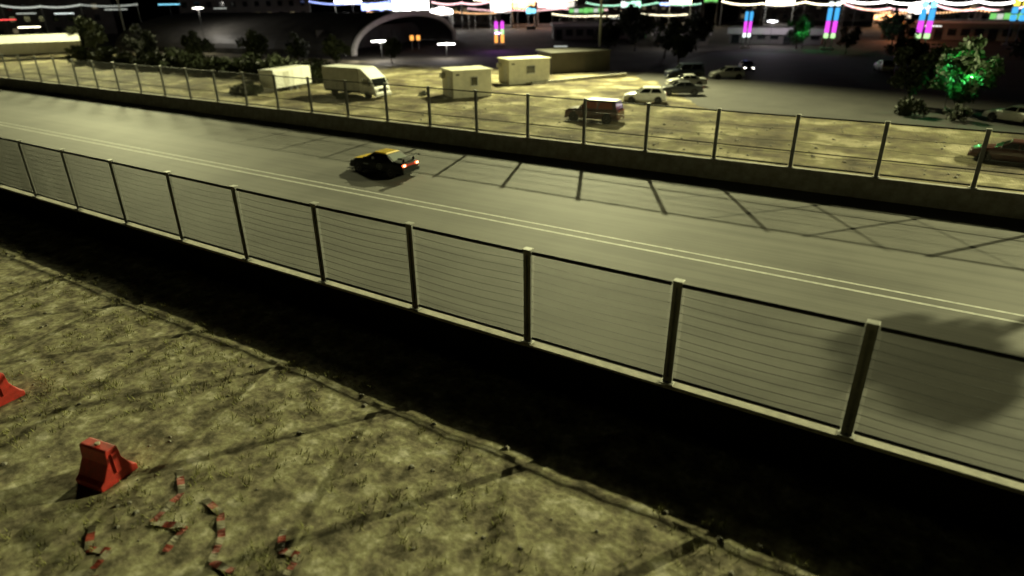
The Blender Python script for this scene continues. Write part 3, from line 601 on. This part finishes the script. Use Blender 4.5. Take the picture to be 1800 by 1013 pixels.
def batten(label, x, y, z, w, c, watts=0, col=(1, 1, 1), h=.16, dy=0):
    a = math.atan2(y, x) - PI / 2
    t = thing('yard_lamp', label, 'lamp', (x, y, 0), a, 'lamps on poles')
    MB().tube((0, .12, 0), (0, .12, z + .12), .04, 6).build('pole', 'dark', t)
    hd = MB().cbox(-w / 2 - .05, w / 2 + .05, -.06, .1, z + h / 2, z + h / 2 + .1, .02).build('lamp_housing', 'dark', t)
    MB().cbox(-w / 2, w / 2, -.1, .04, z - h / 2, z + h / 2 - .003, .02).build('lamp_tube', EM[c], hd)
    if watts:
        l = bpy.data.lights.new('yard_lamp_light', 'POINT'); l.energy = watts; l.color = col; l.shadow_soft_size = .3
        lo = bpy.data.objects.new('yard_lamp_light', l); C.objects.link(lo); lo.parent = t; lo.location = (0, -.5, z - .1)
    return t
for a in (('warm white lamp bar above the tent at the left edge', -151.9, 64.4, 5.22, 3.6, 'y'), ('red lamp bar at the left edge', -157.8, 63.1, 6.54, 3.4, 'r'),
          ('pale green lamp bar above the red one', -170.3, 72.4, 7.38, 3.6, 'dim'), ('white lamp bar between the left tent and the mast', -171.9, 80.8, 7.15, 3.8, 'pw'),
          ('dim white lamp bar right of the pale mast', -162.8, 87.8, 7.84, 4.5, 'dim'), ('cyan lamp bar above the dark trees at the left', -170.0, 105.4, 8.64, 5.0, 'c'),
          ('small dim lamp bar above the hangar roof', -155.2, 109.5, 7.62, 3, 'dim'), ('dim lamp bar right of the banded light column by the hangar', -60.8, 137.1, 5.19, 2.2, 'dim'),
          ('faint lamp bar in front of the grey shed roof', -54.5, 101.5, 2.0, 2.2, 'dim'), ('short white lamp bar right of the third light column', -3.2, 170.0, 3.02, 3, 'pw'),
          ('yellow lamp bar at the right above the reddish building', 3.3, 190.0, 3.61, 5, 'ye')):
    batten(*a)
batten('white lamp bar lighting the foot of the hangar arch', -81.6, 87.3, 3.0, 3.2, 'w', 2600, (1, .95, .85))
batten('bright white lamp bar before the open hangar end', -73.2, 94.6, 2.3, 3.0, 'w', 1500, (1, .92, .85))
batten('white lamp bar added to light the wide hall fascia', -30, 143.6, 4.6, 2.0, 'pw', 1800, (.95, .88, 1.0))  # added lamp, brightens the fascia
batten('small dim lamp bar added to light the narrow hall fascia', -45, 130.5, 4.6, 1.2, 'dim', 900, (1, .95, .9))  # added fill for the narrow hall front
batten('amber lamp bar added to redden the dark reddish building', -8, 168, 3.6, 2.2, 'or2', 3000, (1, .38, .2))  # added source for the reddish light on the building front
batten('dim lamp bar added behind the long hedge to light the hangar roof', -126, 84, 8.2, 2.0, 'dim', 1900, (1, .95, .85))  # added to lift the roof flank of the hangar
batten('lamp bar added for a violet glow right of the hangar mouth', -74, 112, 3.2, 1.2, 'dim', 700, (.6, .2, 1))  # added source for the purple glow beside the hangar

def led_column(label, x, y, bands, w=.75, gap=.42):
    a = math.atan2(y, x) - PI / 2
    t = thing('light_column', label, 'light column', (x, y, 0), a, 'coloured twin light columns along the road')
    top = max(b[1] for b in bands)
    for s in (-1, 1):
        c = s * (w + gap) / 2
        p = MB().box(c - .12, c + .12, .05, .25, 0, top + .3).build('post', 'galv', t)
        for z0, z1, m in bands: MB().cbox(c - w / 2, c + w / 2, -.18, .04, z0 + .05, z1 - .05, .04).build('light_band', EM[m], p)
    MB().cbox(-w - gap / 2 - .2, w + gap / 2 + .2, -.2, .5, 0, .35, .05).build('plinth', 'conc', t)
led_column('twin light column banded magenta, green and amber beside the hangar', -82.4, 125.3, [(.4, 2.1, 'or2'), (2.1, 3.2, 'lg'), (3.2, 4.8, 'mg')], .7, .6)
led_column('first of the sky-blue and magenta twin light columns, before the wide hall', -32.8, 136.1, [(2.0, 2.8, 'pw'), (2.8, 4.9, 'mg'), (4.9, 6.6, 'cy')], .55, .3)
led_column('second sky-blue and magenta twin light column, right of the wide hall', -18.6, 138.8, [(2.0, 2.9, 'lg'), (2.9, 5.0, 'mg'), (5.0, 7.2, 'cy'), (7.4, 8.2, 'pw')])
led_column('third sky-blue and magenta twin light column, behind the dark trees', -3.9, 139.9, [(2.2, 3.1, 'lg'), (3.1, 5.1, 'mg'), (5.1, 7.0, 'cy'), (7.1, 8.2, 'c'), (8.3, 8.9, 'ye')], .9)
led_column('sky-blue and yellow twin light column at the top right corner', 10.4, 164.7, [(4.3, 5.4, 'cy'), (5.6, 6.8, 'cy'), (6.9, 8.0, 'ye')], 1.0)
t = thing('lamp_pair', 'pair of small square amber lamps inside the hangar mouth', 'lamp', (-91.5, 108, 0), math.atan2(108, -91.5) - PI / 2)
for s in (-1, 1):
    p = MB().tube((s * .65, .1, 0), (s * .65, .1, 2.0), .05, 6).build('pole', 'galv', t); MB().cbox(s * .65 - .36, s * .65 + .36, -.1, .04, 1.75, 2.65, .05).build('lamp_box', EM['or2'], p)
t = thing('white_tent', 'long white tent at the left edge behind the far fence', 'tent', (-141, 60.5, 0), math.radians(66))
MB().prismx([(-3, 1.2), (-3, 3.1), (0, 4.3), (3, 3.1), (3, 1.2)], -6.5, 6.5).build('canopy', 'canvas', t)
for i in range(6): MB().box(-6.4 + i * 2.56, -6.3 + i * 2.56, -3.06, -3.002, 0, 3.1).box(-6.4 + i * 2.56, -6.3 + i * 2.56, 2.9, 2.998, 0, 1.19).build('leg', 'galv', t)

# ------------------------------------------------------------ trees, bushes
def crown_mesh(seed, n, rx, rz, m, leaf=.32):
    rd = random.Random(seed); v = []; f = []
    cl = []
    for i in range(26):
        while True:
            p = Vector((rd.uniform(-1, 1), rd.uniform(-1, 1), rd.uniform(-1, 1)))
            if .25 < p.length < 1: break
        cl.append((Vector((p.x * rx, p.y * rx, p.z * rz)), rd.uniform(.22, .42) * rx))
    for i in range(n):
        c, r = cl[int(rd.random() * len(cl))]
        d = Vector((rd.gauss(0, 1), rd.gauss(0, 1), rd.gauss(0, .8))).normalized() * r * rd.random() ** .45
        p = c + d; u = Vector((rd.gauss(0, 1), rd.gauss(0, 1), rd.gauss(0, 1))).normalized(); w = u.orthogonal().normalized(); s = leaf * rd.uniform(.6, 1.3)
        k = len(v); v += [p - u * s, p + w * s * .45, p + u * s, p - w * s * .45]; f.append((k, k + 1, k + 2, k + 3))
    me = bpy.data.meshes.new('crown'); me.from_pydata([tuple(q) for q in v], [], f); me.materials.append(M[m]); return me
def trunk_mesh(seed, h, r):
    rd = random.Random(seed); b = MB(); p = Vector((0, 0, 0)); rr = r
    for i in range(5):
        q = p + Vector((rd.uniform(-.12, .12), rd.uniform(-.12, .12), h / 5)); b.tube(p, q, rr, 8, rr * .86); p = q; rr *= .86
    for i in range(5):
        a = i * 1.3 + rd.random(); b.tube(p - Vector((0, 0, .1 * h * (i % 3))), p + Vector((math.cos(a) * h * .35, math.sin(a) * h * .35, h * .38)), rr * .6, 6, rr * .2)
    return b.mesh('trunk', 'bark')
CR = [crown_mesh(s, 2600, 2.6, 2.3, 'leaf') for s in (1, 2, 3)]; CRG = crown_mesh(7, 2600, 2.3, 2.6, 'leafg'); TR = [trunk_mesh(s, 2.6, .2) for s in (4, 5)]
BIG = crown_mesh(9, 4200, 1.8, .7, 'leaf', .30)  # flat crown sized for the shadow patch it casts
def tree(label, x, y, sc, v=0, green=False, zt=1.0, cm=None):
    t = thing('leafy_tree', label, 'tree', (x, y, 0), v * 1.9, 'trees around the paddock')
    tr = put('trunk', TR[v % 2], t); tr.scale = (sc, sc, sc * zt)
    c = put('crown', cm or (CRG if green else CR[v % 3]), t, (0, 0, sc * (2.6 * zt + 1.5))); c.scale = (sc, sc, sc)
    return t
TREES = [(-138.6, 68, 1.1, 'dark tree behind the white tent'), (-110, 62, .95, 'dark tree right of the white tent'), (-101, 66, .8, 'dark tree right of the pale mast'),
    (-93, 70, .85, 'second dark tree right of the pale mast'), (-86, 73, .75, 'dark tree behind the white trailer, left one'), (-79.5, 75, .7, 'dark tree behind the white trailer, right one'),
    (-75.5, 83, .62, 'small dark tree behind the box truck'), (-50.7, 112, .95, 'dark tree behind the grey shed'), (-49.7, 122, 1.2, 'tall dark tree behind the narrow hall, left'),
    (-39.5, 110, 1.0, 'dark tree left of the row of parked cars'), (-33.5, 100, .8, 'dark tree over the back of the row of cars'), (-39.5, 127, 1.0, 'dark tree between the narrow and the wide hall'),
    (-14.5, 131, .7, 'dark tree right of the second light column'), (-4.1, 104, .8, 'dark tree below the third light column'), (-9, 150, 1.0, 'dark tree between the second and third light columns'),
    (-1.9, 73.0, .85, 'dark bushy tree left of the green-lit tree'), (9.5, 100, 1.0, 'dark tree at the right edge of the car park'), (10.5, 84, .8, 'dark tree behind the white saloon at the right')]
for i, (x, y, s, lab) in enumerate(TREES): tree(lab, x, y, s, i)
tree('unseen tree by the far fence beyond the right edge, shaped to shadow the track', 14.1, 40.8, .80, 2, False, 3.85, BIG)  # added out of view to throw the dark patch onto the track
def green_tree(label, x, y, sc, watts, v):
    t = tree(label, x, y, sc, v, True)
    for k, (dx, dy, z) in enumerate(((.4, -1.2, 3.5), (-1.1, -1.0, 4.6))):
        b = MB().lathe([(.03, -.1), (.12, -.04), (.12, .04), (.03, .1)], 8, 'z').build('green_lamp', EM['lg'], t, loc=(dx * sc, dy * sc, z * sc)); b.rotation_euler = (0, 0, 0)
        MB().tube((0, 0, -.1), (0, 0, -z * sc), .03, 5).build('lamp_stake', 'dark', b)
        l = bpy.data.lights.new('green_light', 'POINT'); l.energy = watts; l.color = (.12, 1, .25); l.shadow_soft_size = .12
        lo = bpy.data.objects.new('green_light', l); C.objects.link(lo); lo.parent = b; lo.location = (0, 0, .25)
green_tree('tree lit green by lamps beside the white saloon', 2.0, 70.0, .9, 330, 0)
green_tree('green-lit tree between the first two sky-blue light columns', -24, 139, .85, 1100, 1)
BS = [crown_mesh(s, 700, .9, .6, 'leaf', .16) for s in (21, 22)]
for i, (x, y, s, lab) in enumerate(((-64.2, 47.4, 1.25, 'dark bush in front of the white trailer'), (-66.6, 47.0, .9, 'smaller dark bush left of the trailer bush'), (-52.6, 49.6, .6, 'low bush against the side of the box truck'),
        (-1.4, 66.8, 1.3, 'round bush at the foot of the dark bushy tree'), (1.9, 65.6, 1.1, 'low bush before the green-lit tree'), (-46.6, 55.6, .5, 'small weed bush at the corner of the nearer cabin'))):
    t = thing('bush', lab, 'bush', (x, y, .08), i * 1.7, 'bushes in the paddock')
    c = put('foliage', BS[i % 2], t, (0, 0, .55 * s)); c.scale = (s, s, s)
    b = MB()
    for k in range(5): a = k * 1.26; b.tube((0, 0, 0), (math.cos(a) * .4 * s, math.sin(a) * .4 * s, .7 * s), .03 * s, 5, .012 * s)
    b.build('stem', 'bark', t)

hd = thing('hedge', 'long dark hedge between the white tent and the white trailer', 'hedge', (-121, 57.5, 0), 0)
for k in range(19):
    s = 2.0 + .9 * hsh(k, 5); c = put('shrub', BS[k % 2], hd, (3.05 * k + hsh(k, 4), 1.6 * hsh(k, 9) + .06 * k, .55 * s), k * 1.7); c.scale = (s, s, s)
# ------------------------------------------------------------ foreground: plastic barriers, tape, grass, stones
def jersey(label, x, y, rz, hl=.42):
    t = thing('plastic_barrier', label, 'barrier', (x, y, vz(x, y) + .01), rz, 'red plastic barriers on the verge')
    prof = [(-.46, 0), (-.46, .15), (-.36, .22), (-.18, .55), (-.15, .86), (-.12, .90), (.12, .90), (.15, .86), (.18, .55), (.36, .22), (.46, .15), (.46, 0)]
    o = MB().prismx(prof, -hl, hl).build('shell', 'red', t); md = o.modifiers.new('bevel', 'BEVEL'); md.width = .035; md.segments = 2
    MB().lathe([(.06, 0), (.06, .03), (.045, .04)], 10, 'z', (0, 0, .90)).build('filler_cap', 'tapew', t)
    for s in (-1, 1):
        MB().box(min(s * hl, s * (hl + .05)), max(s * hl, s * (hl + .05)), -.06, .06, .28, .78).build('lug', 'red', t)
        MB().box(.22 * s - .1, .22 * s + .1, -.2, .2, -.02, .05).build('forklift_slot', 'plastic', t)
jersey('red plastic barrier on the verge, nearer and whole in view', -14.2, 4.9, math.radians(10))
jersey('red plastic barrier cut by the left edge of the picture', -19.9, 5.0, math.radians(6))
def tape(label, pts, w=.075):
    t = thing('barrier_tape', label, 'tape', (pts[0][0], pts[0][1], 0), 0, 'strips of barrier tape lying on the verge')
    px, py = pts[0]; A = MB(); B = MB(); n = 0; L = []
    for a, b in zip(pts, pts[1:]):
        for k in range(9): u = k / 9; L.append((a[0] + (b[0] - a[0]) * u, a[1] + (b[1] - a[1]) * u))
    for i in range(len(L) - 1):
        (x0, y0), (x1, y1) = L[i], L[i + 1]; d = Vector((x1 - x0, y1 - y0)); nn = Vector((-d.y, d.x)).normalized() * w
        h0 = vz(x0, y0) + .022 + .02 * vnoise(i * .5, 3); h1 = vz(x1, y1) + .022 + .02 * vnoise((i + 1) * .5, 3); tw = .015 * math.sin(i * .9); tw1 = .015 * math.sin((i + 1) * .9)
        bnd = MB(); bnd.add([(x0 - px - nn.x, y0 - py - nn.y, h0 - tw), (x1 - px - nn.x, y1 - py - nn.y, h1 - tw1), (x1 - px + nn.x, y1 - py + nn.y, h1 + tw1), (x0 - px + nn.x, y0 - py + nn.y, h0 + tw)], [(0, 1, 2, 3)])
        bnd.build(*(('red_band', 'taper', t) if (i // 3) % 2 else ('white_band', 'tapew', t)))
tape('red and white tape strewn below the nearer red barrier', [(-13.0, 5.9), (-12.2, 5.45), (-11.9, 4.6), (-11.2, 4.9), (-10.9, 4.2)])
tape('red and white tape at the bottom left corner', [(-12.9, 3.9), (-12.3, 3.5), (-11.9, 3.7), (-11.6, 3.1), (-11.0, 3.4)])
tape('short red and white tape scrap nearest the bottom edge', [(-9.4, 5.9), (-9.0, 5.5), (-8.6, 5.6), (-8.4, 5.1)])
tape('long tape running between the bottom left corner and the scrap', [(-11.6, 5.6), (-10.9, 5.5), (-10.3, 5.1), (-9.9, 4.6), (-9.3, 4.7)])
rd = random.Random(5); v = []; f = []
for i in range(6000):
    x = rd.uniform(-44, 6); y = rd.uniform(0, NW - .05)
    if vnoise(x * .8 + 3, y * .8) + .35 * vnoise(x * 3, y * 3) < .66 and y < NW - .5: continue
    z = vz(x, y); s = rd.uniform(.06, .17)
    for k in range(6):
        a = rd.random() * 6.28; px, py = x + rd.gauss(0, .06), y + rd.gauss(0, .06); dx, dy = math.cos(a), math.sin(a); n = len(v)
        v += [(px - dy * .012, py + dx * .012, z - .01), (px + dy * .012, py - dx * .012, z - .01), (px + dx * s * .7, py + dy * s * .7, z + s)]; f.append((n, n + 1, n + 2))
me = bpy.data.meshes.new('verge_grass'); me.from_pydata(v, [], f); me.materials.append(M['grass']); o = put('verge_grass', me); struct(o, 'stuff')
tag(o, 'sparse dry grass growing on the near verge', 'grass')
def stones(name, label, n, xr, yr, fz, smin, smax, seed):
    rd = random.Random(seed); b = MB()
    for i in range(n):
        x = rd.uniform(*xr); y = rd.uniform(*yr); s = smin + (smax - smin) * rd.random() ** 2.5; z = fz(x, y); a = rd.random() * 6
        vs = []
        for (h, r) in ((-.2, .9), (.35, .8), (.6, .35)):
            for k in range(5): t = a + k * 1.2566; q = s * r * rd.uniform(.75, 1.2); vs.append((x + math.cos(t) * q, y + math.sin(t) * q, z + h * s))
        b.add(vs, [(i_, (i_ + 1) % 5, 5 + (i_ + 1) % 5, 5 + i_) for i_ in range(5)] + [(5 + i_, 5 + (i_ + 1) % 5, 10 + (i_ + 1) % 5, 10 + i_) for i_ in range(5)] + [(10, 11, 12, 13, 14)])
    o = b.build(name, 'stone'); struct(o, 'stuff'); tag(o, label, 'stones')
stones('verge_stones', 'loose pale stones scattered over the near verge', 500, (-40, 4), (0, 13), vz, .02, .10, 3)
stones('paddock_stones', 'loose stones scattered over the lit paddock', 1200, (-100, 12), (38.5, 62), pz, .04, .16, 4)
